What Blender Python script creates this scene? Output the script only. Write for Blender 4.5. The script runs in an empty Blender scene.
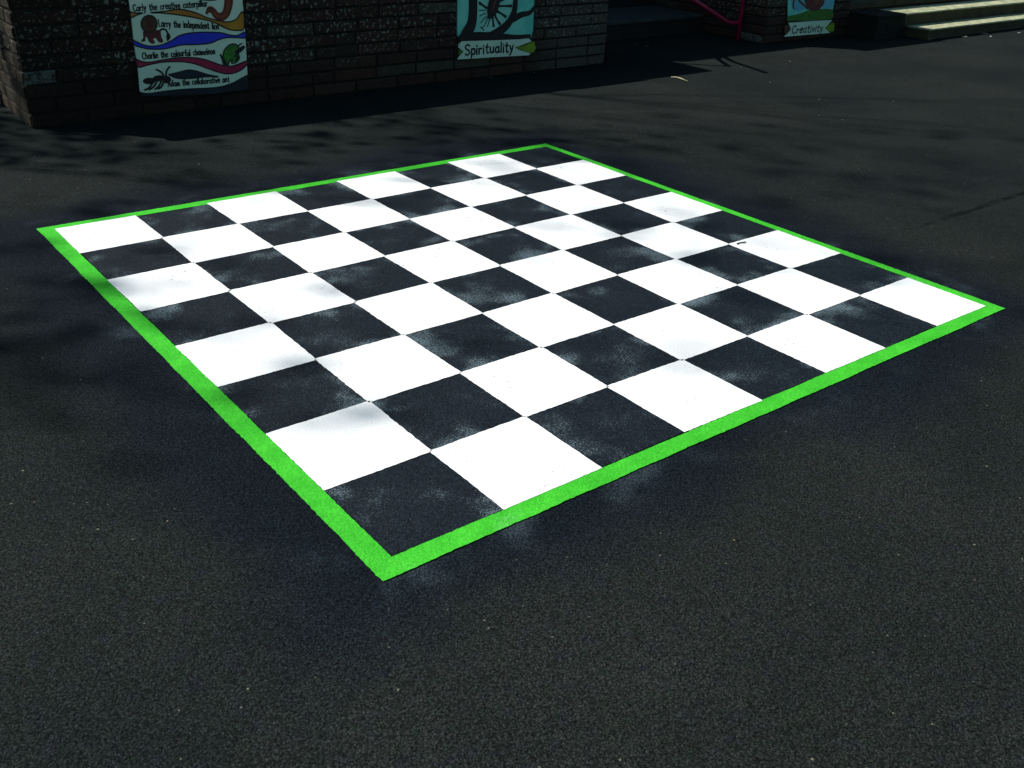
import bpy, bmesh, math, random
from mathutils import Vector, Matrix, noise as mnoise

random.seed(7)
S = 0.32                                   # side of one chessboard square, metres
SC = bpy.context.scene
COL = SC.collection
R = math.radians

# ------------------------------------------------------------------ camera
F = 984.101
CR = [[0.7888581, -0.6133580, 0.0386630], [-0.2646079, -0.3957537, -0.8794098], [0.5546941, 0.6834991, -0.4744929]]
CP = Vector((-2.848306, -4.767780, 4.392589)) * S
r_, d_, f_ = (Vector(v) for v in CR)
cam_d = bpy.data.cameras.new('camera')
cam = bpy.data.objects.new('camera', cam_d); COL.objects.link(cam)
cam_d.sensor_width = 36.0; cam_d.lens = F / 1024 * 36.0
cam_d.clip_start = 0.05; cam_d.clip_end = 2000
m3 = Matrix((r_, -d_, -f_)).transposed()
cam.matrix_world = Matrix.Translation(CP) @ m3.to_4x4()
SC.camera = cam

def on_wall(px, py, y):
    """point of the vertical plane y = const (squares) seen at a photo pixel -> (x, z) metres"""
    d = r_ * ((px - 512) / F) + d_ * ((py - 384) / F) + f_
    t = (y * S - CP.y) / d.y
    p = CP + d * t
    return (p.x, p.z)

# ------------------------------------------------------------------ object helpers
def tag(o, label=None, cat=None, group=None, kind=None):
    if label: o['label'] = label
    if cat: o['category'] = cat
    if group: o['group'] = group
    if kind: o['kind'] = kind
    return o

def empty(name, loc, label, cat, group=None):
    o = bpy.data.objects.new(name, None); COL.objects.link(o)
    o.location = loc; o.empty_display_size = 0.1
    return tag(o, label, cat, group, 'thing')

def link(name, bm, mats, parent=None, smooth=False):
    me = bpy.data.meshes.new(name)
    bmesh.ops.recalc_face_normals(bm, faces=bm.faces)
    bm.to_mesh(me); bm.free()
    for m in (mats if isinstance(mats, (list, tuple)) else [mats]): me.materials.append(m)
    if smooth:
        for p in me.polygons: p.use_smooth = True
    o = bpy.data.objects.new(name, me); COL.objects.link(o)
    if parent:
        o.parent = parent
        top = parent
        while top.parent: top = top.parent
        o.matrix_parent_inverse = Matrix.Translation(top.location).inverted() if parent is top else Matrix()
    return o

def box(bm, x0, x1, y0, y1, z0, z1, mi=0, bevel=0.0, jit=0.0):
    vs = [bm.verts.new((x, y, z)) for x in (x0, x1) for y in (y0, y1) for z in (z0, z1)]
    idx = [(0,1,3,2),(4,6,7,5),(0,4,5,1),(2,3,7,6),(0,2,6,4),(1,5,7,3)]
    fs = [bm.faces.new([vs[i] for i in f]) for f in idx]
    if jit:
        for v in vs: v.co += Vector([random.uniform(-jit, jit) for _ in range(3)])
    if bevel:
        es = list({e for f in fs for e in f.edges})
        r = bmesh.ops.bevel(bm, geom=es, offset=bevel, segments=1, affect='EDGES', profile=0.5)
        fs = [f for f in r['faces']] + [f for f in fs if f.is_valid]
    for f in fs:
        if f.is_valid: f.material_index = mi
    return fs

def tube(bm, pts, rads, n=8, cap=True):
    rings = []
    up = Vector((0, 0, 1))
    for i, p in enumerate(pts):
        a = pts[max(i-1, 0)]; b = pts[min(i+1, len(pts)-1)]
        t = (Vector(b) - Vector(a)).normalized()
        u = t.cross(up if abs(t.z) < .9 else Vector((1, 0, 0))).normalized(); v = t.cross(u)
        rr = rads[i] if isinstance(rads, (list, tuple)) else rads
        rings.append([bm.verts.new(Vector(p) + (u*math.cos(2*math.pi*k/n) + v*math.sin(2*math.pi*k/n))*rr) for k in range(n)])
    for A, B in zip(rings, rings[1:]):
        for k in range(n):
            bm.faces.new((A[k], A[(k+1) % n], B[(k+1) % n], B[k]))
    if cap:
        bm.faces.new(rings[0][::-1]); bm.faces.new(rings[-1])

def catmull(pts, closed=False, sub=5):
    n = len(pts); out = []
    rng = n if closed else n - 1
    for i in range(rng):
        g = lambda k: pts[k % n] if closed else pts[min(max(k, 0), n-1)]
        a, b, c, d = g(i-1), g(i), g(i+1), g(i+2)
        for s in range(sub):
            t = s / sub
            out.append(tuple(0.5*((2*b[j]) + (-a[j]+c[j])*t + (2*a[j]-5*b[j]+4*c[j]-d[j])*t*t + (-a[j]+3*b[j]-3*c[j]+d[j])*t**3) for j in range(len(b))))
    if not closed: out.append(tuple(pts[-1]))
    return out

# ------------------------------------------------------------------ materials
class NB:
    """small node builder"""
    def __init__(s, name):
        s.m = bpy.data.materials.new(name); s.m.use_nodes = True
        s.t = s.m.node_tree; s.t.nodes.clear()
        s.out = s.n('ShaderNodeOutputMaterial'); s.b = s.n('ShaderNodeBsdfPrincipled')
        s.t.links.new(s.b.outputs[0], s.out.inputs[0])
    def n(s, k): return s.t.nodes.new(k)
    def l(s, v, sock):
        if hasattr(v, 'node'): s.t.links.new(v, sock)
        else:
            try: sock.default_value = v
            except Exception: sock.default_value = (*v, 1) if len(v) == 3 else v
    def math(s, op, a, b=0.0, c=0.0, clamp=False):
        x = s.n('ShaderNodeMath'); x.operation = op; x.use_clamp = clamp
        s.l(a, x.inputs[0]); s.l(b, x.inputs[1]); s.l(c, x.inputs[2]); return x.outputs[0]
    def mul(s, a, b): return s.math('MULTIPLY', a, b)
    def add(s, a, b): return s.math('ADD', a, b)
    def sub(s, a, b): return s.math('SUBTRACT', a, b)
    def step(s, v, lo, hi, to0=0.0, to1=1.0):
        x = s.n('ShaderNodeMapRange'); x.interpolation_type = 'SMOOTHSTEP'
        s.l(v, x.inputs[0]); s.l(lo, x.inputs[1]); s.l(hi, x.inputs[2]); s.l(to0, x.inputs[3]); s.l(to1, x.inputs[4]); return x.outputs[0]
    def mix(s, f, a, b, blend='MIX'):
        x = s.n('ShaderNodeMix'); x.data_type = 'RGBA'; x.blend_type = blend
        s.l(f, x.inputs[0]); s.l(a, x.inputs[6]); s.l(b, x.inputs[7]); return x.outputs[2]
    def coord(s): 
        if not hasattr(s, '_c'): s._c = s.n('ShaderNodeTexCoord')
        return s._c.outputs['Object']
    def scale(s, v, sc):
        x = s.n('ShaderNodeMapping'); s.l(v, x.inputs[0]); x.inputs[3].default_value = sc; return x.outputs[0]
    def noise(s, sc, det=3, rough=0.55, v=None, dist=0.0):
        x = s.n('ShaderNodeTexNoise'); s.l(v if v is not None else s.coord(), x.inputs['Vector'])
        x.inputs['Scale'].default_value = sc; x.inputs['Detail'].default_value = det; x.inputs['Roughness'].default_value = rough
        x.inputs['Distortion'].default_value = dist
        return x.outputs['Fac']
    def vor(s, sc, v=None, out='Distance', feat='F1'):
        x = s.n('ShaderNodeTexVoronoi'); x.feature = feat; s.l(v if v is not None else s.coord(), x.inputs['Vector'])
        x.inputs['Scale'].default_value = sc; return x.outputs[out]
    def xyz(s, v=None):
        x = s.n('ShaderNodeSeparateXYZ'); s.l(v if v is not None else s.coord(), x.inputs[0]); return x.outputs
    def bump(s, h, strength=0.5, dist=0.01):
        x = s.n('ShaderNodeBump'); s.l(h, x.inputs['Height']); x.inputs['Strength'].default_value = strength; x.inputs['Distance'].default_value = dist
        s.t.links.new(x.outputs[0], s.b.inputs['Normal'])
    def done(s, col, rough=0.8, spec=0.3):
        s.l(col, s.b.inputs['Base Color']); s.l(rough, s.b.inputs['Roughness']); s.l(spec, s.b.inputs['Specular IOR Level'])
        return s.m

BX, BY, HB = 4*S, 4*S, 4*S                  # board centre, half size

def aggregate(q):
    """height and tone of rolled asphalt: stones 3-8 mm in dark binder, pits between them"""
    c = q.coord()
    d1 = q.vor(215, c); col1 = q.xyz(q.vor(215, c, 'Color'))[0]
    n1 = q.noise(190, 4, .75, dist=.5); fine = q.noise(420, 2, .6)
    pits = q.mul(q.step(n1, .36, .54), q.step(d1, .80, .30, .35, 1.0))
    h = q.add(q.mul(pits, .75), q.mul(q.sub(1.0, d1), .25))
    return h, col1, fine, pits

def mat_asphalt():
    q = NB('asphalt'); h, c1, fine, d1 = aggregate(q)
    x, y, _ = q.xyz()
    # stone tones
    tone = q.mul(q.add(.74, q.mul(c1, .90)), q.add(.18, q.mul(d1, .90)))
    tone = q.mul(tone, q.add(.55, q.mul(fine, .9)))
    tone = q.mul(tone, q.step(q.noise(175, 3, .6), .36, .47, .42, 1.08))
    big = q.noise(.55, 4, .6); mid = q.noise(2.6, 4, .6, dist=.4)
    base = q.mix(q.step(big, .35, .65), (.0132, .0176, .0176), (.0190, .0212, .0194))
    base = q.mix(q.mul(q.step(mid, .42, .72), .3), base, (.0130, .0170, .0145))
    green = q.noise(3.0, 5, .7); blotch = q.noise(34, 3, .6); blotch2 = q.noise(23, 3, .6)
    base = q.mix(q.mul(q.step(green, .5, .75), .35), base, (.0120, .0190, .0120))
    base = q.mix(q.mul(q.step(blotch, .50, .68), .55), base, (.0115, .0205, .0140))
    base = q.mix(q.mul(q.step(blotch2, .52, .70), .55), base, (.0160, .0160, .0250))
    worn = q.noise(1.1, 5, .65)
    tone = q.mul(tone, q.step(worn, .25, .75, .84, 1.18))
    grey = q.n('ShaderNodeCombineXYZ')
    for k in range(3): q.l(tone, grey.inputs[k])
    col = q.mix(1.0, base, grey.outputs[0], 'MULTIPLY')
    # pale chips and bits of straw
    chipd = q.vor(84); chipc = q.xyz(q.vor(84, None, 'Color'))
    chip = q.mul(q.step(chipc[1], .962, .966), q.step(q.add(chipd, q.mul(chipc[0], .12)), .32, .17))
    col = q.mix(chip, col, q.mix(chipc[2], (.035, .036, .030), (.17, .16, .115)))
    # dark blue-black primer brushed out past the board, soft uneven edge
    dx = q.sub(q.math('ABSOLUTE', q.sub(x, BX)), HB); dy = q.sub(q.math('ABSOLUTE', q.sub(y, BY)), HB)
    dd = q.math('MAXIMUM', dx, dy)
    wob = q.add(q.mul(q.sub(q.noise(1.3, 3, .5), .5), .55), q.mul(q.sub(q.noise(9, 3, .6), .5), .16))
    halo = q.step(q.add(dd, wob), .10, .46, 1.0, 0.0)
    prim = q.mix(1.0, (.0064, .0102, .0160), grey.outputs[0], 'MULTIPLY')
    col = q.mix(q.mul(halo, .92), col, prim)
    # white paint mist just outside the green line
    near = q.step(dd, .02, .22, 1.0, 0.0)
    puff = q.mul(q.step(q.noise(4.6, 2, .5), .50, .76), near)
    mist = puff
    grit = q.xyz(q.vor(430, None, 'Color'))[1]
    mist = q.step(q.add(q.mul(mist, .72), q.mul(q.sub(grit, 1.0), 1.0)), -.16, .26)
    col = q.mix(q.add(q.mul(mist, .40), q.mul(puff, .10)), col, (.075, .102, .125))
    # seam between two lanes of tarmac
    sy = q.math('ABSOLUTE', q.sub(q.add(y, q.mul(q.sub(q.noise(4, 4, .7), .5), .05)), 2.04*S))
    seam = q.mul(q.step(sy, .006, .026, 1.0, 0.0), q.step(x, 8.9*S, 11.5*S))
    seam = q.mul(seam, q.step(q.noise(14, 3, .6), .30, .55))
    col = q.mix(q.mul(seam, .8), col, (.003, .0035, .004))
    q.bump(q.sub(h, q.mul(seam, 2.0)), .5, .004)
    return q.done(col, 1.0, .05)

def mat_white():
    q = NB('white_paint'); h, c1, fine, d1 = aggregate(q)
    pit = q.mul(q.step(q.noise(95, 3, .7), .62, .66), q.step(q.noise(3.1, 3, .6), .46, .66))
    dirt = q.noise(7, 5, .65)
    col = q.mix(q.step(dirt, .45, .8), (.80, .805, .80), (.73, .745, .74))
    col = q.mix(q.mul(pit, .85), col, (.05, .055, .06))
    q.bump(q.mul(h, 1.0), .30, .003)
    return q.done(col, .65, .3)

def mat_dark():
    q = NB('black_paint'); h, c1, fine, d1 = aggregate(q)
    oi = q.n('ShaderNodeObjectInfo')
    tone = q.mul(q.mul(q.add(.45, q.mul(c1, 1.1)), q.add(.5, q.mul(fine, 1.0))), q.add(.3, q.mul(d1, .75)))
    grey = q.n('ShaderNodeCombineXYZ')
    for k in range(3): q.l(tone, grey.inputs[k])
    base = q.mix(q.step(q.noise(5, 4, .6), .35, .7), (.0064, .0115, .0185), (.0098, .0152, .0225))
    col = q.mix(1.0, base, grey.outputs[0], 'MULTIPLY')
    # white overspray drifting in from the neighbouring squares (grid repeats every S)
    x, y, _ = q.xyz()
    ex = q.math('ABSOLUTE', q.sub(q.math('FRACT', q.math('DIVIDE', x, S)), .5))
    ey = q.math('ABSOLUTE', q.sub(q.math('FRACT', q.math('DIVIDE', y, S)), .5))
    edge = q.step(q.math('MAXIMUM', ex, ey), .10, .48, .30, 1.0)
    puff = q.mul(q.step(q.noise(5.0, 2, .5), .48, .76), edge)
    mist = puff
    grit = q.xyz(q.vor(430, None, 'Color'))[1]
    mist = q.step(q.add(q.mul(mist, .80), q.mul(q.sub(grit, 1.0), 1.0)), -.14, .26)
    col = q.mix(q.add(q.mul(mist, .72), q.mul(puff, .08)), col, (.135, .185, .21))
    q.bump(h, .35, .003)
    return q.done(col, .75, .12)

def mat_green():
    q = NB('lime_paint'); h, c1, fine, d1 = aggregate(q)
    col = q.mix(q.step(q.noise(8, 4, .65), .35, .7), (.036, .39, .020), (.054, .49, .028))
    col = q.mix(q.mul(q.step(q.noise(5, 3, .6), .6, .75), q.mul(q.step(q.noise(240, 2, .7), .45, .62), .5)), col, (.22, .60, .20))
    pit = q.mul(q.step(q.noise(110, 3, .7), .70, .75), q.step(q.noise(4, 3, .6), .48, .7))
    col = q.mix(q.mul(pit, .8), col, (.02, .06, .03))
    grain = q.add(.80, q.mul(c1, .30))
    gg = q.n('ShaderNodeCombineXYZ')
    for k in range(3): q.l(grain, gg.inputs[k])
    col = q.mix(1.0, col, gg.outputs[0], 'MULTIPLY')
    q.bump(h, .3, .003)
    return q.done(col, .8, .12)

def mat_brick(name='brick', lich=1.0, tint=(1, 1, 1)):
    q = NB(name); g = q.n('ShaderNodeNewGeometry'); rnd = g.outputs['Random Per Island']
    cr = q.n('ShaderNodeValToRGB'); q.l(rnd, cr.inputs[0])
    e = cr.color_ramp.elements
    e[0].position = 0; e[0].color = (.030, .023, .021, 1)
    e[1].position = 1; e[1].color = (.066, .068, .060, 1)
    for p, c in ((.25, (.050, .026, .023)), (.5, (.036, .026, .024)), (.7, (.058, .031, .027)), (.86, (.044, .037, .031))):
        k = cr.color_ramp.elements.new(p); k.color = (*c, 1)
    col = q.mix(1.0, cr.outputs[0], tint, 'MULTIPLY')
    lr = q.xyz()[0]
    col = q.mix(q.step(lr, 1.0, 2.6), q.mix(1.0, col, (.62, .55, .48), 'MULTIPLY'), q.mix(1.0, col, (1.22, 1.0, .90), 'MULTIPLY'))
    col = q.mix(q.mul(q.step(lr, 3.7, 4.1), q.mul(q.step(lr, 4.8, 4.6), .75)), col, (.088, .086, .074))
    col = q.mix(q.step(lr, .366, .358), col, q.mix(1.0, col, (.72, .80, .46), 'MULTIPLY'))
    grain = q.noise(60, 4, .7)
    col = q.mix(q.step(grain, .3, .75), q.mix(1.0, col, (.55, .55, .55), 'MULTIPLY'), col)
    x, y, z = q.xyz()
    area = q.noise(1.5, 3, .6)
    hgt = q.step(z, .10, .34, .35, 1.0)
    spots = q.mul(q.step(q.noise(52, 2, .5), .575, .645), q.step(q.add(q.mul(area, hgt), q.mul(rnd, .16)), .33, .55))
    col = q.mix(q.mul(q.mul(spots, q.step(lr, .25, 1.1, .30, 1.0)), .9*lich), col, (.19, .205, .17))
    pale = q.mul(q.step(rnd, .965, .97), q.step(q.noise(30, 4, .7), .42, .6))
    col = q.mix(q.mul(pale, .7), col, (.13, .145, .135))
    moss = q.mul(q.step(q.noise(5, 4, .7), .58, .72), .55)
    col = q.mix(moss, col, (.035, .040, .018))
    q.bump(q.add(q.noise(45, 4, .7), q.mul(spots, .5)), .6, .006)
    return q.done(col, .92, .2)

def mat_noise(name, a, b, sc=12, rough=.85, spec=.25, bump=.3, dist=.004):
    q = NB(name); n = q.noise(sc, 5, .65)
    col = q.mix(q.step(n, .35, .68), a, b)
    q.bump(q.noise(sc*6, 4, .7), bump, dist)
    return q.done(col, rough, spec)

M = dict(
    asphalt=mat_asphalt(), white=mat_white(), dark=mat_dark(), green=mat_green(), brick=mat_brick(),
    mortar=mat_noise('mortar', (.012,.012,.011), (.022,.021,.019), 30, .95, .1, .6, .006),
    coping=mat_noise('coping_stone', (.085,.085,.075), (.15,.15,.13), 9, .9),
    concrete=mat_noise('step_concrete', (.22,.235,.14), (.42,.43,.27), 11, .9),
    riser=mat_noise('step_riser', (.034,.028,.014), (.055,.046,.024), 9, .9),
    slab=mat_noise('landing_slab', (.026,.031,.032), (.04,.046,.048), 8, .8),
    soil=mat_noise('soil', (.03,.022,.015), (.06,.045,.03), 14, .95),
    grass_base=mat_noise('turf', (.05,.11,.015), (.09,.20,.025), 30, .9),
    render=mat_noise('wall_render', (.012,.012,.012), (.018,.018,.018), 3, .9),
    door=mat_noise('door_paint', (.02,.022,.025), (.03,.032,.036), 5, .5),
    red=mat_noise('red_paint', (.30,.008,.050), (.38,.012,.065), 10, .45, .4, .05),
    bark=mat_noise('bark', (.045,.035,.025), (.10,.08,.06), 16, .95, .1, .8, .02),
    board=mat_noise('sign_white', (.54,.69,.55), (.62,.76,.62), 5, .55, .35, .04),
    teal=mat_noise('sign_teal', (.10,.56,.46), (.22,.68,.56), 6, .55, .35, .04),
    teal2=mat_noise('sign_pale_teal', (.22,.62,.50), (.34,.70,.58), 6, .55, .35, .04),
    sky_blue=mat_noise('sign_blue', (.08,.32,.50), (.14,.44,.58), 6, .55, .35, .04),
    ink=mat_noise('sign_ink', (.010,.010,.012), (.016,.016,.018), 6, .6, .3, .02),
    plum=mat_noise('sign_dark_brown', (.012,.007,.009), (.018,.011,.013), 9, .6, .3, .02),
    orange=mat_noise('sign_orange', (.36,.13,.01), (.46,.24,.01), 5, .55, .35, .04),
    blue=mat_noise('sign_royal_blue', (.008,.022,.55), (.014,.04,.68), 8, .55, .35, .04),
    red_art=mat_noise('sign_red', (.26,.006,.045), (.36,.010,.065), 8, .55, .35, .04),
    navy=mat_noise('sign_navy', (.004,.010,.020), (.007,.016,.030), 8, .55, .35, .04),
    brown=mat_noise('sign_brown', (.050,.024,.010), (.085,.038,.016), 22, .6, .3, .04),
    maroon=mat_noise('sign_maroon', (.075,.014,.018), (.12,.022,.026), 18, .6, .3, .04),
    rust=mat_noise('sign_rust', (.17,.035,.018), (.26,.065,.022), 16, .6, .3, .04),
    leaf_art=mat_noise('sign_leaf_green', (.13,.22,.012), (.22,.34,.02), 10, .6, .3, .04),
    hill=mat_noise('sign_hill_green', (.035,.13,.012), (.06,.19,.02), 12, .6, .3, .04),
    lizard=mat_noise('sign_green', (.025,.12,.018), (.06,.25,.035), 40, .6, .3, .04),
    straw=mat_noise('dry_leaf', (.26,.23,.12), (.40,.36,.22), 60, .8, .2, .1),
    scrap=mat_noise('pale_scrap', (.46,.47,.42), (.60,.60,.52), 60, .8, .2, .1),
    twig=mat_noise('twig_bark', (.03,.025,.015), (.05,.04,.025), 60, .9, .2, .2),
)
def mat_leaf():
    q = NB('leaf'); oi = q.n('ShaderNodeNewGeometry')
    col = q.mix(oi.outputs['Random Per Island'], (.035,.075,.015), (.075,.13,.025))
    q.done(col, .55, .3)
    tr = q.n('ShaderNodeBsdfTranslucent'); q.l((.10,.20,.02,1), tr.inputs[0])
    ad = q.n('ShaderNodeMixShader'); ad.inputs[0].default_value = .3
    q.t.links.new(q.b.outputs[0], ad.inputs[1]); q.t.links.new(tr.outputs[0], ad.inputs[2]); q.t.links.new(ad.outputs[0], q.out.inputs[0])
    return q.m
M['leaf'] = mat_leaf()

# ------------------------------------------------------------------ ground
bm = bmesh.new()
v = [bm.verts.new(p) for p in ((-150,-150,0),(150,-150,0),(150,150,0),(-150,150,0))]
bm.faces.new(v)
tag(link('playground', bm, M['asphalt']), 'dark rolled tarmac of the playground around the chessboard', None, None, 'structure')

# ------------------------------------------------------------------ chessboard
board = empty('chessboard', (BX, BY, 0.0), 'giant painted chessboard with a lime green border on the dark tarmac', 'chessboard')

def rough_line(a, b, step=.006, amp=.0026, seed=0.0):
    """points a..b (b excluded) with the small wobble a brush or tape leaves on coarse tarmac"""
    a = Vector(a); b = Vector(b); L = (b-a).length; n = max(2, int(L/step)); nrm = Vector((-(b-a).y, (b-a).x))/L
    out = []
    for i in range(n):
        p = a + (b-a)*(i/n)
        w = mnoise.noise(Vector((p.x*9, p.y*9, seed)))*.7 + mnoise.noise(Vector((p.x*70, p.y*70, seed+4)))*.8
        if i == 0: w = 0
        out.append(p + nrm*w*amp)
    return out

def square(i, j, white):
    e = .0035 if white else .0
    g = .004                                                # gap left along the green line
    x0 = i*S - e + (g if i == 0 else 0); x1 = (i+1)*S + e - (g if i == 7 else 0)
    y0 = j*S - e + (g if j == 0 else 0); y1 = (j+1)*S + e - (g if j == 7 else 0)
    jx = [random.uniform(-.0025, .0025) for _ in range(4)]
    c = [(x0+jx[0], y0+jx[1]), (x1+jx[2], y0+jx[3]), (x1+jx[1], y1+jx[0]), (x0+jx[3], y1+jx[2])]
    bm = bmesh.new(); z = .0036 if white else .002
    pts = []
    for k in range(4): pts += rough_line(c[k], c[(k+1) % 4], seed=i*8+j)
    f = bm.faces.new([bm.verts.new((p.x, p.y, z)) for p in pts])
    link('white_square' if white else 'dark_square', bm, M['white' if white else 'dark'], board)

for i in range(8):
    for j in range(8):
        square(i, j, (i + j) % 2 == 1)

bm = bmesh.new()
inn = [(0.0, 0.0), (8*S, 0.0), (8*S, 8*S - .012), (0.0, 8*S - .012)]
outr = [(-.185*S, -.19*S), (8.135*S, -.17*S), (8.125*S, 8.12*S), (-.185*S, 8.13*S)]
for k in range(4):
    n = 400
    A = rough_line(inn[k], inn[(k+1) % 4], 8*S/n*1.0001, .0014, 50+k); 
    def res(a, b, m, amp, sd):
        a = Vector(a); b = Vector(b); nr = Vector((-(b-a).y, (b-a).x)).normalized(); o = []
        for q in range(m+1):
            p = a + (b-a)*q/m
            w = (mnoise.noise(Vector((p.x*8, p.y*8, sd)))*.8 + mnoise.noise(Vector((p.x*70, p.y*70, sd)))*.8)*(0 if q in (0, m) else 1)
            o.append(p + nr*w*amp)
        return o
    I = res(inn[k], inn[(k+1) % 4], n, .0024, 50+k); O = res(outr[k], outr[(k+1) % 4], n, .0034, 70+k)
    vi = [bm.verts.new((p.x, p.y, .0028)) for p in I]; vo = [bm.verts.new((p.x, p.y, .0028)) for p in O]
    for q in range(n): bm.faces.new((vo[q], vo[q+1], vi[q+1], vi[q]))
bmesh.ops.remove_doubles(bm, verts=bm.verts, dist=1e-5)
link('border_line', bm, M['green'], board)

# ------------------------------------------------------------------ brick walls
CH = .2335*S; BL = .96*S; J = .010
def brick_face(bm, origin, axis, length, height, depth=.05, seed=0, stop=None):
    """bricks laid over a face; axis 'x' faces -y, axis '-y' faces -x (runs along +y)"""
    rnd = random.Random(seed); rows = int(round(height / CH))
    for r in range(rows):
        x = -BL*(.5 if r % 2 else 0) + rnd.uniform(-.02, .02)
        while x < length:
            w = BL * (1 if rnd.random() < .86 else .5)
            a = max(x, 0); b = min(x + w, length)
            x += w
            if b - a < .04: continue
            out = rnd.uniform(-.004, .005)
            u0, u1 = a + J/2, b - J/2; z0, z1 = r*CH + J*.6, (r+1)*CH - J*.6
            jj = lambda s=.0025: rnd.uniform(-s, s)
            c = .006
            fr = [(u0+c+jj(), z0+c+jj()), (u1-c+jj(), z0+c+jj()), (u1-c+jj(), z1-c+jj()), (u0+c+jj(), z1-c+jj())]
            bk = [(u0+jj(), z0+jj()), (u1+jj(), z0+jj()), (u1+jj(), z1+jj()), (u0+jj(), z1+jj())]
            def P(u, z, d):
                return (origin[0]+u, origin[1]+d, origin[2]+z) if axis == 'x' else (origin[0]+d, origin[1]+u, origin[2]+z)
            vf = [bm.verts.new(P(u, z, -out + jj(.0015))) for u, z in fr]
            vb = [bm.verts.new(P(u, z, -out+c)) for u, z in bk]
            vd = [bm.verts.new(P(u, z, depth)) for u, z in bk]
            bm.faces.new(vf)
            for A, B in ((vf, vb), (vb, vd)):
                for k in range(4): bm.faces.new((A[k], A[(k+1)%4], B[(k+1)%4], B[k]))

def brick_wall(name, x0, x1, y0, y1, h, label, cop=True, seed=1, left=True, coping_mat='coping'):
    root = empty(name, ((x0+x1)/2, (y0+y1)/2, 0), label, 'wall')
    bm = bmesh.new()
    brick_face(bm, (x0, y0, 0), 'x', x1-x0, h, seed=seed)
    if left: brick_face(bm, (x0, y0+.004, 0), '-y', y1-y0-.004, h, seed=seed+9)
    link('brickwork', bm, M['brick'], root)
    bm = bmesh.new(); box(bm, x0+.010, x1-.006, y0+.010, y1-.002, -.05, int(round(h/CH))*CH - .004)
    link('mortar', bm, M['mortar'], root)
    if cop:
        bm = bmesh.new(); z = int(round(h/CH))*CH; L = x1-x0; n = max(1, round(L/.6))
        for k in range(n):
            box(bm, x0-.02*(k == 0)+L*k/n+.003, x0+L*(k+1)/n-.003+.02*(k == n-1), y0-.025, y1+.02, z-.002, z+.045, bevel=.006)
        link('coping', bm, M[coping_mat], root)
    return root

WY = 13.15                                                   # wall front, squares
brick_wall('brick_wall', 1.10*S, 14.13*S, WY*S, (WY+2.2)*S, 9*CH, 'long low brown brick wall carrying the animal banner and the Spirituality sign', seed=3)
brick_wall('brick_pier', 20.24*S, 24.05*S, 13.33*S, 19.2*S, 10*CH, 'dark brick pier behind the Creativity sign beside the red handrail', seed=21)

# planter soil behind the left wall
bm = bmesh.new(); box(bm, 1.14*S, 14.0*S, (WY+2.23)*S, 19.3*S, -.02, 1.95*S)
tag(link('earth_bank', bm, M['soil']), 'bank of dark soil behind the long brick wall', None, None, 'structure')

# ------------------------------------------------------------------ school building behind (out of the picture, shades the entrance)
b = empty('school_building', (18*S, 20*S, 0), 'dark rendered school entrance building behind the landing', 'building')
bm = bmesh.new()
box(bm, 9.5*S, 34*S, 19.5*S, 19.5*S+3.0, -.05, 2.62)
link('wall', bm, M['render'], b)
bm = bmesh.new(); box(bm, 9.3*S, 34.3*S, 19.3*S, 19.5*S+3.2, 2.62, 2.76, bevel=.01)
link('roof', bm, M['coping'], b)
bm = bmesh.new(); box(bm, 17.0*S, 20.0*S, 19.5*S-.05, 19.5*S-.003, .92*S, .92*S+2.0, bevel=.006)
d = link('door', bm, M['door'], b)
bm = bmesh.new(); tube(bm, [(17.4*S, 19.5*S-.05, 1.15), (17.4*S, 19.5*S-.12, 1.17), (17.4*S, 19.5*S-.12, 1.43), (17.4*S, 19.5*S-.05, 1.45)], .012); link('handle', bm, M['coping'], d)

# entrance landing + step
st = empty('entrance_steps', (17.5*S, 16.5*S, 0), 'shadowed stone entrance steps between the long brick wall and the pier', 'steps')
bm = bmesh.new(); box(bm, 14.2*S, 20.2*S, 15.60*S, 17.6*S, -.02, .40*S); s_ = link('step', bm, M['render'], st)
bm = bmesh.new(); box(bm, 14.2*S, 20.2*S, 15.55*S, 17.6*S, .402*S, .5*S, bevel=.006); link('tread', bm, M['slab'], s_)
bm = bmesh.new(); box(bm, 14.2*S, 20.2*S, 17.603*S, 19.46*S, -.02, .92*S, bevel=.006); link('step', bm, M['render'], st)

# ------------------------------------------------------------------ red handrail
hr = empty('handrail', (20.13*S, 14.14*S, 0), 'red painted tubular handrail rising to the left behind the long brick wall', 'handrail')
y = 14.14*S
bm = bmesh.new(); tube(bm, [(20.13*S, y, -.02), (20.13*S, y, 1.95*S), (20.13*S, y, 2.0*S)], .064*S, 10); link('post', bm, M['red'], hr, True)
bm = bmesh.new()
tube(bm, catmull([(20.10*S, y, .47*S), (19.75*S, y, .49*S), (19.4*S, y, .60*S), (18.09*S, y, 1.16*S), (17.3*S, y, 1.40*S), (16.5*S, y, 1.75*S), (15.2*S, y, 2.75*S), (13.7*S, y, 4.2*S), (13.36*S, y, 4.5*S)], sub=4), .055*S, 10)
link('rail', bm, M['red'], hr, True)
bm = bmesh.new()
tube(bm, [(16.85*S, y+.02, 1.55*S), (15.4*S, y+.02, 2.35*S), (14.09*S, y+.02, 3.35*S)], .05*S, 10)
link('rail', bm, M['red'], hr, True)
bm = bmesh.new(); tube(bm, [(14.09*S, y+.02, 9*CH+.04), (14.09*S, y+.02, 3.36*S)], .05*S, 10); link('post', bm, M['red'], hr, True)

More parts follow.
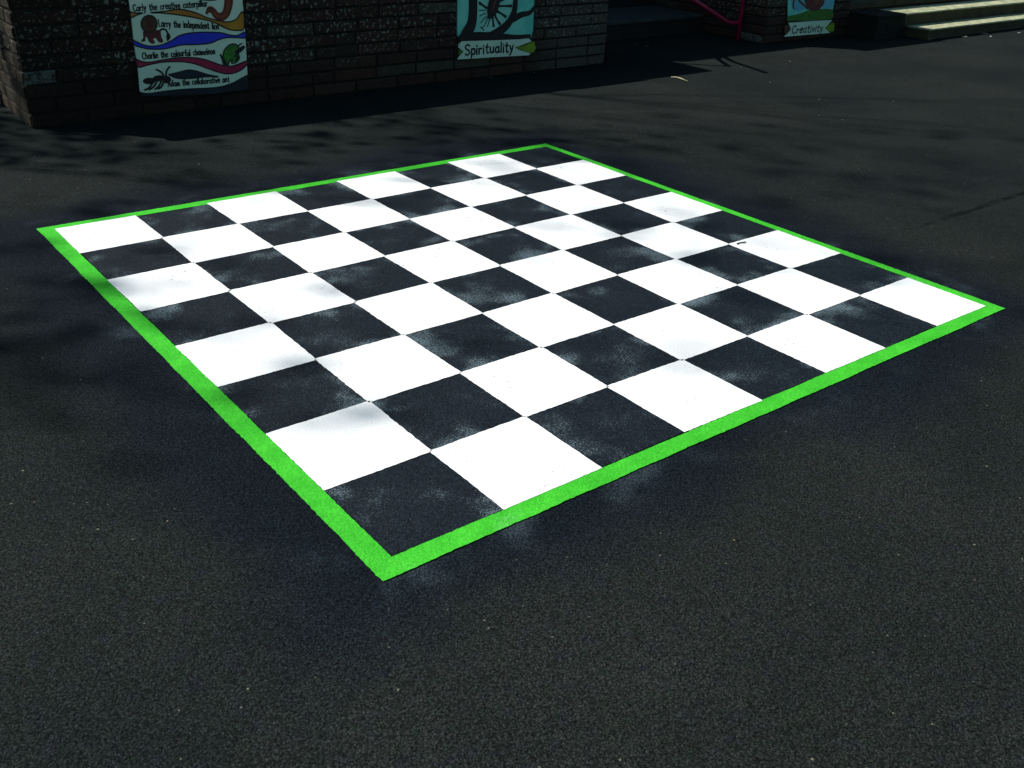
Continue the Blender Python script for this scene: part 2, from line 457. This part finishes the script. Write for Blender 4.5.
# ------------------------------------------------------------------ steps and lawn on the right
gs = empty('garden_steps', (29*S, 12.3*S, 0), 'sunlit pale concrete steps with dark risers below the lawn', 'steps')
for k, (xa, ya, yb, z0, z1) in enumerate(((25.70, 11.65, 12.38, 0, .305), (25.46, 12.40, 13.32, 0, .655))):
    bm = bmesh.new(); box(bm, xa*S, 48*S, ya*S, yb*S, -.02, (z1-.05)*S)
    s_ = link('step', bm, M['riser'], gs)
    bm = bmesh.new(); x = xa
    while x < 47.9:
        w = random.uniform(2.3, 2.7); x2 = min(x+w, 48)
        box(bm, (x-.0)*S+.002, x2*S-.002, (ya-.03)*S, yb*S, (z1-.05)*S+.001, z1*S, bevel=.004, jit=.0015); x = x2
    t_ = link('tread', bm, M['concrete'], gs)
ww = empty('wing_wall', (24.8*S, 12.8*S, 0), 'low dark wing wall with a sloping end between the pier and the sunlit steps', 'wall')
bm = bmesh.new(); pr = [(24.08, -.02), (25.68, -.02), (25.44, .60), (24.08, .60)]
A_ = [bm.verts.new((x*S, 12.36*S, z*S)) for x, z in pr]; B_ = [bm.verts.new((x*S, 13.37*S, z*S)) for x, z in pr]
bm.faces.new(A_); bm.faces.new(B_[::-1])
for k in range(4): bm.faces.new((A_[k], A_[(k+1) % 4], B_[(k+1) % 4], B_[k]))
link('flank', bm, M['mortar'], ww)
bm = bmesh.new(); box(bm, 24.07*S, 25.45*S, 12.33*S, 13.38*S, .602*S, .66*S, bevel=.004); link('coping', bm, M['mortar'], ww)
rw = empty('retaining_wall', (36*S, 13.6*S, 0), 'low dark brick retaining wall with grey coping under the lawn, right of the pier', 'wall')
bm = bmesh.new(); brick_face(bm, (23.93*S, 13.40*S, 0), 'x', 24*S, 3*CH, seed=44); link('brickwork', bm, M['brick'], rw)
bm = bmesh.new(); box(bm, 23.93*S, 48*S, 13.40*S+.010, 14.0*S, -.02, 3*CH-.003); link('mortar', bm, M['mortar'], rw)
bm = bmesh.new()
x = 23.93
while x < 47.9:
    x2 = min(x+2.4, 48); box(bm, x*S+.002, x2*S-.002, 13.35*S, 13.95*S, 3*CH, .90*S, bevel=.005); x = x2
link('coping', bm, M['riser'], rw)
bm = bmesh.new(); box(bm, 24.08*S, 60*S, 13.97*S, 19.2*S, -.02, .89*S)
tag(link('lawn', bm, M['grass_base']), 'sunlit green lawn above the steps', None, None, 'structure')
bm = bmesh.new(); rg = random.Random(5)
for k in range(14000):
    x = rg.uniform(24.15*S, 40*S); yy = 13.95*S + abs(rg.gauss(0, .5)); z = .885*S
    if yy > 19.1*S: continue
    a = rg.uniform(0, 6.28); hh = rg.uniform(.025, .06); w = .004
    dx, dy = math.cos(a), math.sin(a); le = rg.uniform(-.02, .02), rg.uniform(-.03, .02)
    bm.faces.new([bm.verts.new(p) for p in ((x-dx*w, yy-dy*w, z), (x+dx*w, yy+dy*w, z), (x+le[0], yy+le[1], z+hh))])
tag(link('grass', bm, M['grass_base']), 'short bright green grass along the top of the retaining wall', None, None, 'stuff')

# ------------------------------------------------------------------ painted signs
def poly(name, mat, pts, y, parent, t=.0015, closed_smooth=True, sub=4):
    """flat painted shape standing t proud of plane y (pts in x, z metres)"""
    P = catmull(pts, True, sub) if closed_smooth else pts
    bm = bmesh.new()
    f = bm.faces.new([bm.verts.new((x, y-t, z)) for x, z in P])
    r = bmesh.ops.extrude_face_region(bm, geom=[f])
    for g in r['geom']:
        if isinstance(g, bmesh.types.BMVert): g.co.y = y + .0002
    bmesh.ops.triangulate(bm, faces=[q for q in bm.faces if len(q.verts) > 4])
    return link(name, bm, mat, parent)

_lift = [0.0]
def strip(bm, pts, w, y, smooth=True, sub=5):
    """brush stroke: a ribbon of width w (number or list) along pts"""
    if smooth and len(pts) > 2:
        ws = w if isinstance(w, (list, tuple)) else [w]*len(pts)
        P3 = catmull([(a[0], a[1], q) for a, q in zip(pts, ws)], False, sub)
    else:
        ws = w if isinstance(w, (list, tuple)) else [w]*len(pts)
        P3 = [(a[0], a[1], q) for a, q in zip(pts, ws)]
    _lift[0] = (_lift[0] + .00003) % .0006
    yy = y - _lift[0]
    L = []; Rr = []
    for i, (x, z, q) in enumerate(P3):
        a = P3[max(i-1, 0)]; b = P3[min(i+1, len(P3)-1)]
        dx, dz = b[0]-a[0], b[1]-a[1]; l = math.hypot(dx, dz) or 1e-6
        ex = 0
        if i == 0: x -= dx/l*q*.3; z -= dz/l*q*.3
        if i == len(P3)-1: x += dx/l*q*.3; z += dz/l*q*.3
        L.append(bm.verts.new((x - dz/l*q/2, yy, z + dx/l*q/2))); Rr.append(bm.verts.new((x + dz/l*q/2, yy, z - dx/l*q/2)))
    for i in range(len(P3)-1): bm.faces.new((L[i], L[i+1], Rr[i+1], Rr[i]))

GL = {
 'S': (.55, [[(.52,.86),(.30,1),(.07,.84),(.12,.60),(.42,.44),(.52,.20),(.30,0),(.03,.12)]]),
 'C': (.58, [[(.55,.85),(.35,1),(.1,.8),(.03,.45),(.15,.1),(.35,0),(.58,.12)]]),
 'L': (.48, [[(.05,1),(.05,.5),(.05,0)], [(.05,0),(.5,.02)]]),
 'A': (.56, [[(0,0),(.28,1)], [(.28,1),(.55,0)], [(.1,.38),(.46,.38)]]),
 'a': (.48, [[(.42,.5),(.22,.6),(.03,.4),(.05,.12),(.22,0),(.40,.18)], [(.43,.6),(.42,.15),(.50,0)]]),
 'b': (.44, [[(.05,1),(.05,0)], [(.05,.45),(.22,.6),(.42,.42),(.38,.08),(.2,0),(.05,.1)]]),
 'c': (.42, [[(.4,.5),(.22,.6),(.03,.35),(.08,.06),(.25,0),(.42,.08)]]),
 'd': (.48, [[(.42,.5),(.22,.6),(.03,.4),(.05,.12),(.22,0),(.40,.18)], [(.43,1),(.43,0)]]),
 'e': (.45, [[(.05,.32),(.42,.34),(.38,.55),(.2,.6),(.03,.35),(.1,.05),(.28,0),(.44,.1)]]),
 'f': (.36, [[(.4,.95),(.25,1),(.18,.85),(.17,0)], [(.02,.58),(.38,.6)]]),
 'h': (.44, [[(.05,1),(.05,0)], [(.05,.4),(.22,.6),(.38,.5),(.4,0)]]),
 'i': (.12, [[(.06,.6),(.06,0)], [(.06,.80),(.07,.88)]]),
 'l': (.12, [[(.06,1),(.06,0)]]),
 'm': (.66, [[(.05,.6),(.05,0)], [(.05,.4),(.18,.6),(.31,.48),(.33,0)], [(.33,.4),(.46,.6),(.6,.48),(.62,0)]]),
 'n': (.44, [[(.05,.6),(.05,0)], [(.05,.4),(.22,.6),(.38,.48),(.4,0)]]),
 'o': (.46, [[(.24,.6),(.04,.42),(.06,.1),(.24,0),(.42,.14),(.42,.44),(.24,.6)]]),
 'p': (.44, [[(.05,.6),(.05,-.38)], [(.05,.45),(.22,.6),(.42,.45),(.4,.1),(.22,0),(.05,.1)]]),
 'r': (.36, [[(.05,.6),(.05,0)], [(.05,.38),(.2,.57),(.36,.56)]]),
 't': (.38, [[(.18,.92),(.17,.12),(.27,0),(.38,.05)], [(.02,.62),(.36,.64)]]),
 'u': (.46, [[(.04,.6),(.05,.15),(.2,0),(.38,.14)], [(.41,.6),(.41,0)]]),
 'v': (.42, [[(.02,.6),(.2,0)], [(.2,0),(.4,.6)]]),
 'y': (.44, [[(.03,.6),(.2,.08)], [(.42,.6),(.2,-.1),(.02,-.38)]]),
 ' ': (.42, []),
}
def lettering(text, p0, p1, cap, sw, y, parent, seed=0):
    """hand-lettered line: baseline p0 -> p1 (x, z metres), capital height cap"""
    rnd = random.Random(seed); gap = .15
    W = sum(GL[c][0]+gap for c in text) - gap
    L = math.dist(p0, p1); k = L / W; ux, uz = (p1[0]-p0[0])/L, (p1[1]-p0[1])/L
    bm = bmesh.new(); u = 0
    for ch in text:
        w, st = GL[ch]; dz = rnd.uniform(-.04, .04); sc = rnd.uniform(.94, 1.06)
        for s in st:
            pts = []
            for a, b in s:
                gx = (u+a)*k; gz = (b*sc+dz)*cap
                pts.append((p0[0]+ux*gx, p0[1]+uz*gx+gz))
            strip(bm, pts, sw*rnd.uniform(.9, 1.1), y, True, 4)
        u += w + gap
    return link('lettering', bm, M['ink'], parent)

def ell(cx, cy, rx, ry, rot=0, n=14):
    o = []
    for k in range(n):
        a = 2*math.pi*k/n; x, yv = rx*math.cos(a), ry*math.sin(a)
        o.append((cx + x*math.cos(rot) - yv*math.sin(rot), cy + x*math.sin(rot) + yv*math.cos(rot)))
    return o

SY = WY - .05                                                # face plane of the signs on the long wall
TH = .010

def panel(name, pts, mat, y, parent, smooth=False):
    """the board itself: extruded back to just off the bricks"""
    P = catmull(pts, True, 3) if smooth else pts
    bm = bmesh.new(); f = bm.faces.new([bm.verts.new((x, y, z)) for x, z in P])
    r = bmesh.ops.extrude_face_region(bm, geom=[f])
    for g in r['geom']:
        if isinstance(g, bmesh.types.BMVert): g.co.y = y + TH
    bmesh.ops.triangulate(bm, faces=[q for q in bm.faces if len(q.verts) > 4])
    return link(name, bm, mat, parent)

# --- banner with animals --------------------------------------------------
B = lambda zx, zy: on_wall(120+zx/7.314, zy/7.314, SY)
Y0 = SY*S
zt = B(60, 0)[1]
root = empty('animal_banner', (B(500, 300)[0], Y0, .5), 'white banner of painted animals and coloured ribbons on the long brick wall', 'sign')
tl = B(66, 0); tr = B(895, 0); TOP = 2.2*S
edge = [(tl[0]-.004, TOP), tl] + [B(*p) for p in ((84,130),(105,330),(130,480),(138,570),(144,640),(148,670),(185,679),(230,677),(330,662),(430,652),(520,645),(640,640),(700,636),(760,625),(830,600),(880,572),(932,545),(924,400),(915,240),(905,100))] + [tr, (tr[0]+.006, TOP)]
panel('sign_board', edge, M['board'], Y0, root)
A1 = Y0 - .0008
def art(name, mat, pts, outline=True, lvl=0):
    y = Y0 - .0016*lvl
    P = [B(*p) for p in pts]
    o = poly(name, mat, P, y, root)
    if outline:
        bm = bmesh.new(); strip(bm, P+[P[0]], (.0075), y-.0021, True, 4); link('outline', bm, M['ink'], o)
art('orange_ribbon', M['orange'], ((70,85),(110,95),(165,95),(120,110),(82,128)))
art('orange_ribbon', M['orange'], ((225,92),(330,82),(420,68),(500,78),(570,100),(640,130),(720,150),(790,160),(850,140),(898,84),(906,205),(860,222),(800,215),(740,190),(680,160),(600,140),(500,120),(400,105),(300,95)))
art('blue_ribbon', M['blue'], ((92,290),(130,310),(200,335),(290,332),(370,300),(430,262),(520,240),(650,235),(740,240),(800,255),(860,258),(912,235),(916,276),(860,275),(780,275),(720,290),(660,315),(560,325),(450,328),(380,345),(310,358),(220,358),(150,345),(102,325)))
art('red_ribbon', M['red_art'], ((114,430),(160,450),(220,455),(300,440),(400,425),(500,420),(600,430),(680,455),(750,478),(830,480),(926,445),(928,470),(880,515),(800,540),(730,530),(640,500),(560,470),(470,452),(400,450),(300,455),(200,475),(132,490)))
art('navy_ribbon', M['navy'], ((355,545),(420,530),(500,512),(560,520),(640,545),(720,562),(640,560),(520,572),(420,572)))
# navy ribbon that runs below the white edge
rb = panel('navy_ribbon', [B(*p) for p in ((150,672),(185,681),(330,668),(520,651),(640,646),(760,631),(850,594),(934,550),(938,645),(900,660),(700,684),(500,694),(330,700),(165,702))], M['navy'], Y0+.001, root)
# lion
art('lion', M['maroon'], ((172,225),(230,222),(290,222),(302,270),(316,302),(300,312),(280,305),(262,280),(243,285),(256,312),(235,320),(212,305),(200,280),(186,270),(184,300),(155,304),(160,290),(170,275)), False)
art('lion_mane', M['brown'], ell(212,174,58,62), True, 1)
art('lion_face', M['maroon'], ell(214,180,24,30), False, 2)
bm = bmesh.new(); strip(bm, [B(*p) for p in ((286,228),(312,212),(338,222),(350,252))], .011, Y0-.0012); 
strip(bm, [B(*p) for p in ((350,244),(353,268),(347,296))], [.012,.026,.008], Y0-.0014); link('lion_tail', bm, M['ink'], root)
# caterpillar
bm = bmesh.new(); strip(bm, [B(*p) for p in ((632,98),(655,68),(684,84),(704,112),(742,122),(772,100),(788,55),(795,5),(798,-40))], [.012,.034,.036,.040,.046,.048,.050,.054,.05], Y0-.0012); link('caterpillar', bm, M['rust'], root)
bm = bmesh.new(); strip(bm, [B(*p) for p in ((626,100),(648,60),(690,72),(712,98),(742,104),(758,92),(770,52),(772,0))], .005, Y0-.0024)
strip(bm, [B(*p) for p in ((650,80),(680,100),(700,128),(745,142),(790,112),(806,60),(815,0))], .005, Y0-.0024); link('outline', bm, M['ink'], root)
# chameleon
art('chameleon', M['lizard'], ((752,420),(760,370),(800,328),(842,322),(868,348),(866,392),(872,425),(850,455),(815,462),(822,436),(800,450),(790,472),(764,470)), True)
for P_, w_, l_ in ((((850,385),(880,362),(905,342)), [.022,.026,.018], .0022), (((858,345),(872,328),(890,318)), .008, .0022), (((764,462),(748,425),(732,398)), [.024,.016,.009], .0022), (((845,440),(860,425),(850,405),(832,412)), .009, .0036)):
    bm = bmesh.new(); strip(bm, [B(*p) for p in P_], w_, Y0-l_); link('chameleon_limb', bm, M['ink'], root)
# ant
art('ant', M['plum'], ell(213,592,46,24,-.05), False); art('ant', M['plum'], ell(282,572,44,22,-.1), False, 1); art('ant', M['plum'], ell(342,582,30,27), False, 2)
bm = bmesh.new()
for p in (((318,555),(298,525),(264,507)), ((334,552),(340,515),(362,486)), ((240,600),(212,640),(178,658)), ((268,592),(248,630),(212,655)), ((300,590),(282,630),(256,650)), ((318,592),(304,630),(280,648))):
    strip(bm, [B(*q) for q in p], .010, Y0-.0045)
link('ant_limb', bm, M['plum'], root)
lettering('Carly the creative caterpillar', B(98,82), B(640,46), .033, .0066, Y0-.001, root, 1)
lettering('Larry the independent lion', B(285,194), B(722,214), .035, .0066, Y0-.001, root, 2)
lettering('Charlie the colourful chameleon', B(165,432), B(695,394), .033, .0066, Y0-.001, root, 3)
lettering('Adam the collaborative ant', B(352,632), B(800,598), .032, .0066, Y0-.001, root, 4)
bm = bmesh.new(); strip(bm, [B(*p) for p in ((560,-12),(640,-2),(690,-4),(730,-14))], .012, Y0-.001); link('outline', bm, M['ink'], root)

# --- Spirituality ---------------------------------------------------------
Q = lambda zx, zy: on_wall(440+zx/9.31, zy/9.31, SY)
root = empty('spirituality_sign', (Q(520, 200)[0], Y0, .4), 'turquoise sign of a dark branching tree above a white ribbon reading Spirituality', 'sign')
a = Q(168, 0); b_ = Q(878, 0)
panel('sign_board', [(a[0], 2.35*S), a, Q(165,330), Q(205,380), Q(830,360), Q(850,345), Q(868,280), b_, (b_[0], 2.35*S)], M['teal'], Y0+.002, root)
poly('pale_disc', M['teal2'], [Q(*p) for p in ((350,-60),(345,100),(335,290),(400,302),(500,300),(590,270),(650,200),(690,60),(700,-60))], Y0+.002, root)
bm = bmesh.new(); yy = Y0 - .0008
strip(bm, [Q(*p) for p in ((305,-120),(308,0),(306,120),(290,230),(235,330),(190,372))], [.068,.070,.072,.078,.085,.05], yy)
strip(bm, [Q(*p) for p in ((190,350),(300,340),(420,338),(560,345),(700,345),(835,335))], [.04,.056,.058,.052,.032,.026], yy-.0007)
strip(bm, [Q(*p) for p in ((712,-120),(702,0),(688,110),(640,210),(560,285),(470,325))], [.040,.042,.048,.056,.062,.045], yy-.0014)
strip(bm, [Q(*p) for p in ((690,170),(760,135),(830,120),(876,70))], [.048,.040,.032,.026], yy-.0021)
link('tree_painting', bm, M['plum'], root)
bm = bmesh.new(); yy = Y0 - .0014
strip(bm, [Q(*p) for p in ((520,-60),(505,20),(482,100),(455,165))], [.075,.095,.090,.03], yy)
for p in (((535,55),(600,56),(662,55)), ((535,105),(575,130),(612,156)), ((512,145),(532,185),(556,224)), ((488,165),(494,205),(499,244)), ((432,75),(400,50),(366,26)), ((540,20),(600,-10),(640,-30))):
    strip(bm, [Q(*q) for q in p], [.017,.013,.020], yy-.0007)
for p in (((425,120),(395,135),(368,150)), ((430,150),(405,180),(378,215)), ((440,170),(420,225),(395,262)), ((460,180),(450,215),(440,250)), ((420,95),(392,95),(362,92)), ((372,250),(392,262),(408,285))):
    strip(bm, [Q(*q) for q in p], .006, yy-.0014)
link('seed_head', bm, M['ink'], root)
bm = bmesh.new(); strip(bm, [Q(*p) for p in ((512,0),(495,50),(478,105))], [.015,.03,.012], yy-.0030); link('seed_core', bm, M['maroon'], root)
rib = panel('ribbon', [Q(*p) for p in ((200,384),(178,412),(170,440),(218,480),(188,515),(164,552),(330,543),(500,531),(680,522),(825,513),(842,495),(700,442),(850,384),(830,362),(500,375),(350,379))], M['board'], Y0-.003, root)
poly('ribbon_tail', M['leaf_art'], [Q(*p) for p in ((700,440),(760,430),(830,398),(872,386),(882,420),(888,455),(850,494),(800,482),(740,465))], Y0-.0015, root)
poly('ribbon_tail', M['hill'], [Q(*p) for p in ((172,452),(216,481),(170,508))], Y0-.0015, root, closed_smooth=False)
bm = bmesh.new()
strip(bm, [Q(*p) for p in ((700,440),(780,420),(866,388))], .004, Y0-.0042); strip(bm, [Q(*p) for p in ((700,442),(770,470),(846,494))], .004, Y0-.0042); link('outline', bm, M['ink'], root)
lettering('Spirituality', Q(228, 512), Q(678, 478), .066, .0125, Y0-.0042, root, 8)

# --- Creativity -----------------------------------------------------------
CY = 13.28; Y1 = CY*S
K = lambda zx, zy: on_wall(770+zx/10.24, zy/10.24, CY)
root = empty('creativity_sign', (K(400, 150)[0], Y1, .3), 'blue sign with a red figure on a green hill above a white ribbon reading Creativity', 'sign')
a = K(186, 0); b_ = K(660, 0)
panel('sign_board', [(a[0], 2.1*S), a, K(186,215), K(400,208), K(625,195), b_, (b_[0], 2.1*S)], M['teal'], Y1, root)
poly('blue_patch', M['sky_blue'], [K(*p) for p in ((225,-80),(300,-80),(345,20),(350,90),(300,110),(245,100),(215,20))], Y1, root)
poly('blue_patch', M['sky_blue'], [K(*p) for p in ((545,-60),(650,-60),(640,60),(590,88),(540,80))], Y1, root)
poly('green_hill', M['hill'], [K(*p) for p in ((187,168),(260,150),(340,126),(400,102),(500,94),(600,90),(634,104),(628,192),(400,204),(188,212))], Y1-.0016, root)
poly('red_figure', M['maroon'], [K(*p) for p in ((340,-120),(350,0),(372,60),(400,98),(450,112),(500,96),(540,50),(556,0),(560,-120))], Y1-.0032, root)
poly('red_figure', M['rust'], [K(*p) for p in ((440,-40),(445,20),(470,45),(500,20),(505,-40))], Y1-.0048, root)
bm = bmesh.new(); strip(bm, [K(*p) for p in ((262,-60),(238,30),(240,92))], [.03,.022,.014], Y1-.0024); strip(bm, [K(*p) for p in ((270,-40),(300,10),(345,50),(380,90))], [.02,.016,.016,.014], Y1-.0024); link('red_figure', bm, M['maroon'], root)
panel('ribbon', [K(*p) for p in ((185,234),(214,298),(145,376),(300,362),(450,350),(612,335),(556,288),(634,206),(450,214),(300,226))], M['board'], Y1-.005, root)
poly('ribbon_tail', M['brown'], [K(*p) for p in ((150,262),(180,258),(208,298),(160,352),(146,320))], Y1-.002, root)
poly('ribbon_tail', M['leaf_art'], [K(*p) for p in ((560,286),(620,240),(650,235),(655,290),(640,322),(600,318))], Y1-.002, root)
lettering('Creativity', K(216, 342), K(532, 318), .064, .0115, Y1-.0062, root, 12)

# ------------------------------------------------------------------ litter
def on_ground(px, py):
    d = r_ * ((px - 512) / F) + d_ * ((py - 384) / F) + f_
    t = -CP.z / d.z; p = CP + d * t
    return p
def leaf_bit(px, py, size, label, group, mat='straw', seed=0):
    rnd = random.Random(seed); p = on_ground(px, py); bm = bmesh.new()
    a = rnd.uniform(0, 6.28); prof = ((-1,0),(-.45,.42),(.2,.5),(.75,.3),(1,.02),(.7,-.32),(.1,-.46),(-.5,-.36))
    vs = []
    for u, w in prof:
        u *= size*rnd.uniform(.85, 1.1); w *= size*.9
        x = p.x + u*math.cos(a) - w*math.sin(a); y = p.y + u*math.sin(a) + w*math.cos(a)
        vs.append(bm.verts.new((x, y, .004 + .35*abs(w) + rnd.uniform(0, .002))))
    c = bm.verts.new((p.x, p.y, .003)); 
    for k in range(8): bm.faces.new((vs[k], vs[(k+1) % 8], c))
    r = bmesh.ops.solidify(bm, geom=list(bm.faces), thickness=.0012)
    tag(link('fallen_leaf', bm, M[mat]), label, 'leaf', group)
def twig(pts, rad, label, mat):
    bm = bmesh.new(); tube(bm, pts, rad, 6); tag(link('twig', bm, M[mat], None, True), label, 'twig')
g = lambda a, z: Vector((on_ground(*a).x, on_ground(*a).y, z))
twig([g((736.8,245.3),.006), g((739.5,244.2),.007), g((742.5,244.2),.008), g((745.5,243.2),.006)], [.003,.0024,.0028,.002], 'short dark twig lying on a white square near the right edge', 'twig')
twig([g((671,78),.008), g((676,78.6),.011), g((681,80.2),.012), g((688,82.5),.008)], [.002,.0035,.004,.002], 'pale broken stick on the tarmac at the end of the brick wall shadow', 'straw')
GR = 'dry leaves blown against the foot of the long brick wall'
for k, (px, py, s) in enumerate(((247,101.5,.012),(291,103,.009),(460,70.5,.013),(491,78.5,.015),(534,73.5,.014),(508,83,.010))):
    leaf_bit(px, py, s, 'tiny dry leaf on the tarmac at the foot of the long brick wall', GR, seed=k)
GR = 'leaf scraps in front of the garden steps'
leaf_bit(931, 39.6, .065, 'large pale leaf scrap at the corner of the sunlit steps', GR, 'scrap', 31)
for k, (px, py, s) in enumerate(((965,37.4,.035),(985,34.2,.032),(990,37,.024),(1019,33.4,.035))):
    leaf_bit(px, py, s, 'small pale leaf scrap on the tarmac below the dark riser of the steps', GR, 'scrap', 40+k)
GR = 'dry leaf scraps out on the open tarmac'
for k, (px, py, s) in enumerate(((842,120.5,.011),(819,116,.010),(770,83,.010),(790,62,.012),(741,68,.012),(819,100,.009),(893,102,.010),(229,149,.010),(199,165,.008),(636,45,.016),(647,47,.016))):
    leaf_bit(px, py, s, 'tiny straw coloured leaf scrap lying alone on the open tarmac', GR, 'straw', 60+k)

# ------------------------------------------------------------------ trees that shade the playground (stand beyond the top of the picture)
def tree(name, base, H, seed, lean, label, leaves=1.0, spread=1.0, trunk_r=.2, first=.34, levels=4, puff=.45, thin=1.0, up=.04, stretch=1.3, count=(5, 12)):
    rnd = random.Random(seed); root = empty(name, base, label, 'tree', 'trees shading the playground')
    bt = bmesh.new(); tips = []
    def grow(p, d, L, r, lev):
        n = 5; pts = [p]; dirv = d.copy(); rad = [r]
        for k in range(n):
            dirv = (dirv + Vector((rnd.gauss(0,.09), rnd.gauss(0,.09), rnd.gauss(0,.05)+up))).normalized()
            pts.append(pts[-1] + dirv*L/n); rad.append(r*(1 - .42*(k+1)/n))
            if lev >= levels-1: tips.append(pts[-1])
        tube(bt, pts, rad, 9 if lev == 0 else 6 if lev < 2 else 4)
        if lev >= levels: return
        m = rnd.choice((3, 4)) if lev < 2 else rnd.choice((2, 3, 3))
        for k in range(m):
            i = n if k == 0 else rnd.randint(2, n); a = rnd.uniform(0, 6.28); tl = rnd.uniform(.35, .85)*spread if k else rnd.uniform(.1, .3)
            u = dirv.orthogonal().normalized(); u = Matrix.Rotation(a, 3, dirv) @ u
            grow(pts[i], (dirv*math.cos(tl) + u*math.sin(tl)).normalized(), L*rnd.uniform(.62, .82), rad[i]*rnd.uniform(.6, .8)*thin, lev+1)
    grow(Vector((0,0,0)) + Vector(base), (Vector((0,0,1)) + Vector(lean)).normalized(), H*first, trunk_r, 0)
    link('trunk', bt, M['bark'], root, True)
    bl = bmesh.new()
    for t in tips:
        if rnd.random() > leaves: continue
        for k in range(rnd.randint(*count)):
            p = t + Vector((rnd.gauss(0,puff), rnd.gauss(0,puff), rnd.gauss(0,puff*stretch)))
            a = Vector((rnd.gauss(0,1), rnd.gauss(0,1), rnd.gauss(0,.6))).normalized(); b = a.orthogonal().normalized(); s = rnd.uniform(.035, .065)
            bl.faces.new([bl.verts.new(q) for q in (p - a*s*1.4, p + b*s*.7, p + a*s*1.4, p - b*s*.7)])
    link('crown', bl, M['leaf'], root)
    return root

tree('beech_tree', (-5.4, 9.5, 0), 14, 11, (.02,-.02,0), 'tall light leafed tree with forked trunk beyond the left end of the long brick wall', leaves=.11, trunk_r=.13, puff=.30, thin=.72, up=.20, spread=.8, stretch=4.5, count=(1, 3), levels=5)
tree('beech_tree', (-7.05, 9.4, 0), 10.0, 5, (0,0,0), 'dense tall tree standing farthest from the brick wall', leaves=1.0, trunk_r=.2, puff=.28, thin=.82, up=.14, spread=.62, stretch=3.5, count=(4, 9))
tree('hazel_tree', (-4.1, 8.05, 0), 6.4, 31, (0,0,0), 'small bushy tree just behind the left end of the long brick wall', leaves=.8, trunk_r=.07, puff=.22, thin=.85, up=.14, spread=.7, stretch=2.5, count=(3, 6))
tree('beech_tree', (-2.6, 10.2, 0), 12, 23, (0,0,0), 'thin almost bare tree behind the earth bank', leaves=.02, trunk_r=.10, puff=.3, thin=.85, up=.12, stretch=2)

# ------------------------------------------------------------------ light
KS = .80
el = math.atan(1/(KS*math.sqrt(2)))
sun_d = bpy.data.lights.new('sun', 'SUN'); sun = bpy.data.objects.new('sun', sun_d); COL.objects.link(sun)
sun_d.energy = 4.2; sun_d.angle = R(.53); sun_d.color = (1.0, .965, .91)
sun.rotation_euler = Vector((KS, -KS, -1)).to_track_quat('-Z', 'Y').to_euler()
sun.location = (-8, 10, 14)
W = bpy.data.worlds.new('World'); SC.world = W; W.use_nodes = True
nt = W.node_tree; nt.nodes.clear()
sky = nt.nodes.new('ShaderNodeTexSky'); sky.sky_type = 'NISHITA'; sky.sun_disc = False
sky.sun_elevation = el; sky.sun_rotation = R(-45); sky.air_density = 1.0; sky.dust_density = .6
bg = nt.nodes.new('ShaderNodeBackground'); bg.inputs[1].default_value = .05
wo = nt.nodes.new('ShaderNodeOutputWorld')
tint = nt.nodes.new('ShaderNodeMix'); tint.data_type = 'RGBA'; tint.blend_type = 'MULTIPLY'; tint.inputs[0].default_value = 1; tint.inputs[7].default_value = (.80, 1.08, 1.0, 1)
nt.links.new(sky.outputs[0], tint.inputs[6]); nt.links.new(tint.outputs[2], bg.inputs[0]); nt.links.new(bg.outputs[0], wo.inputs[0])
vs = SC.view_settings; vs.view_transform = 'Standard'; vs.look = 'None'; vs.gamma = 1; vs.exposure = 0.75; vs.use_curve_mapping = False
SC.cycles.max_bounces = 6
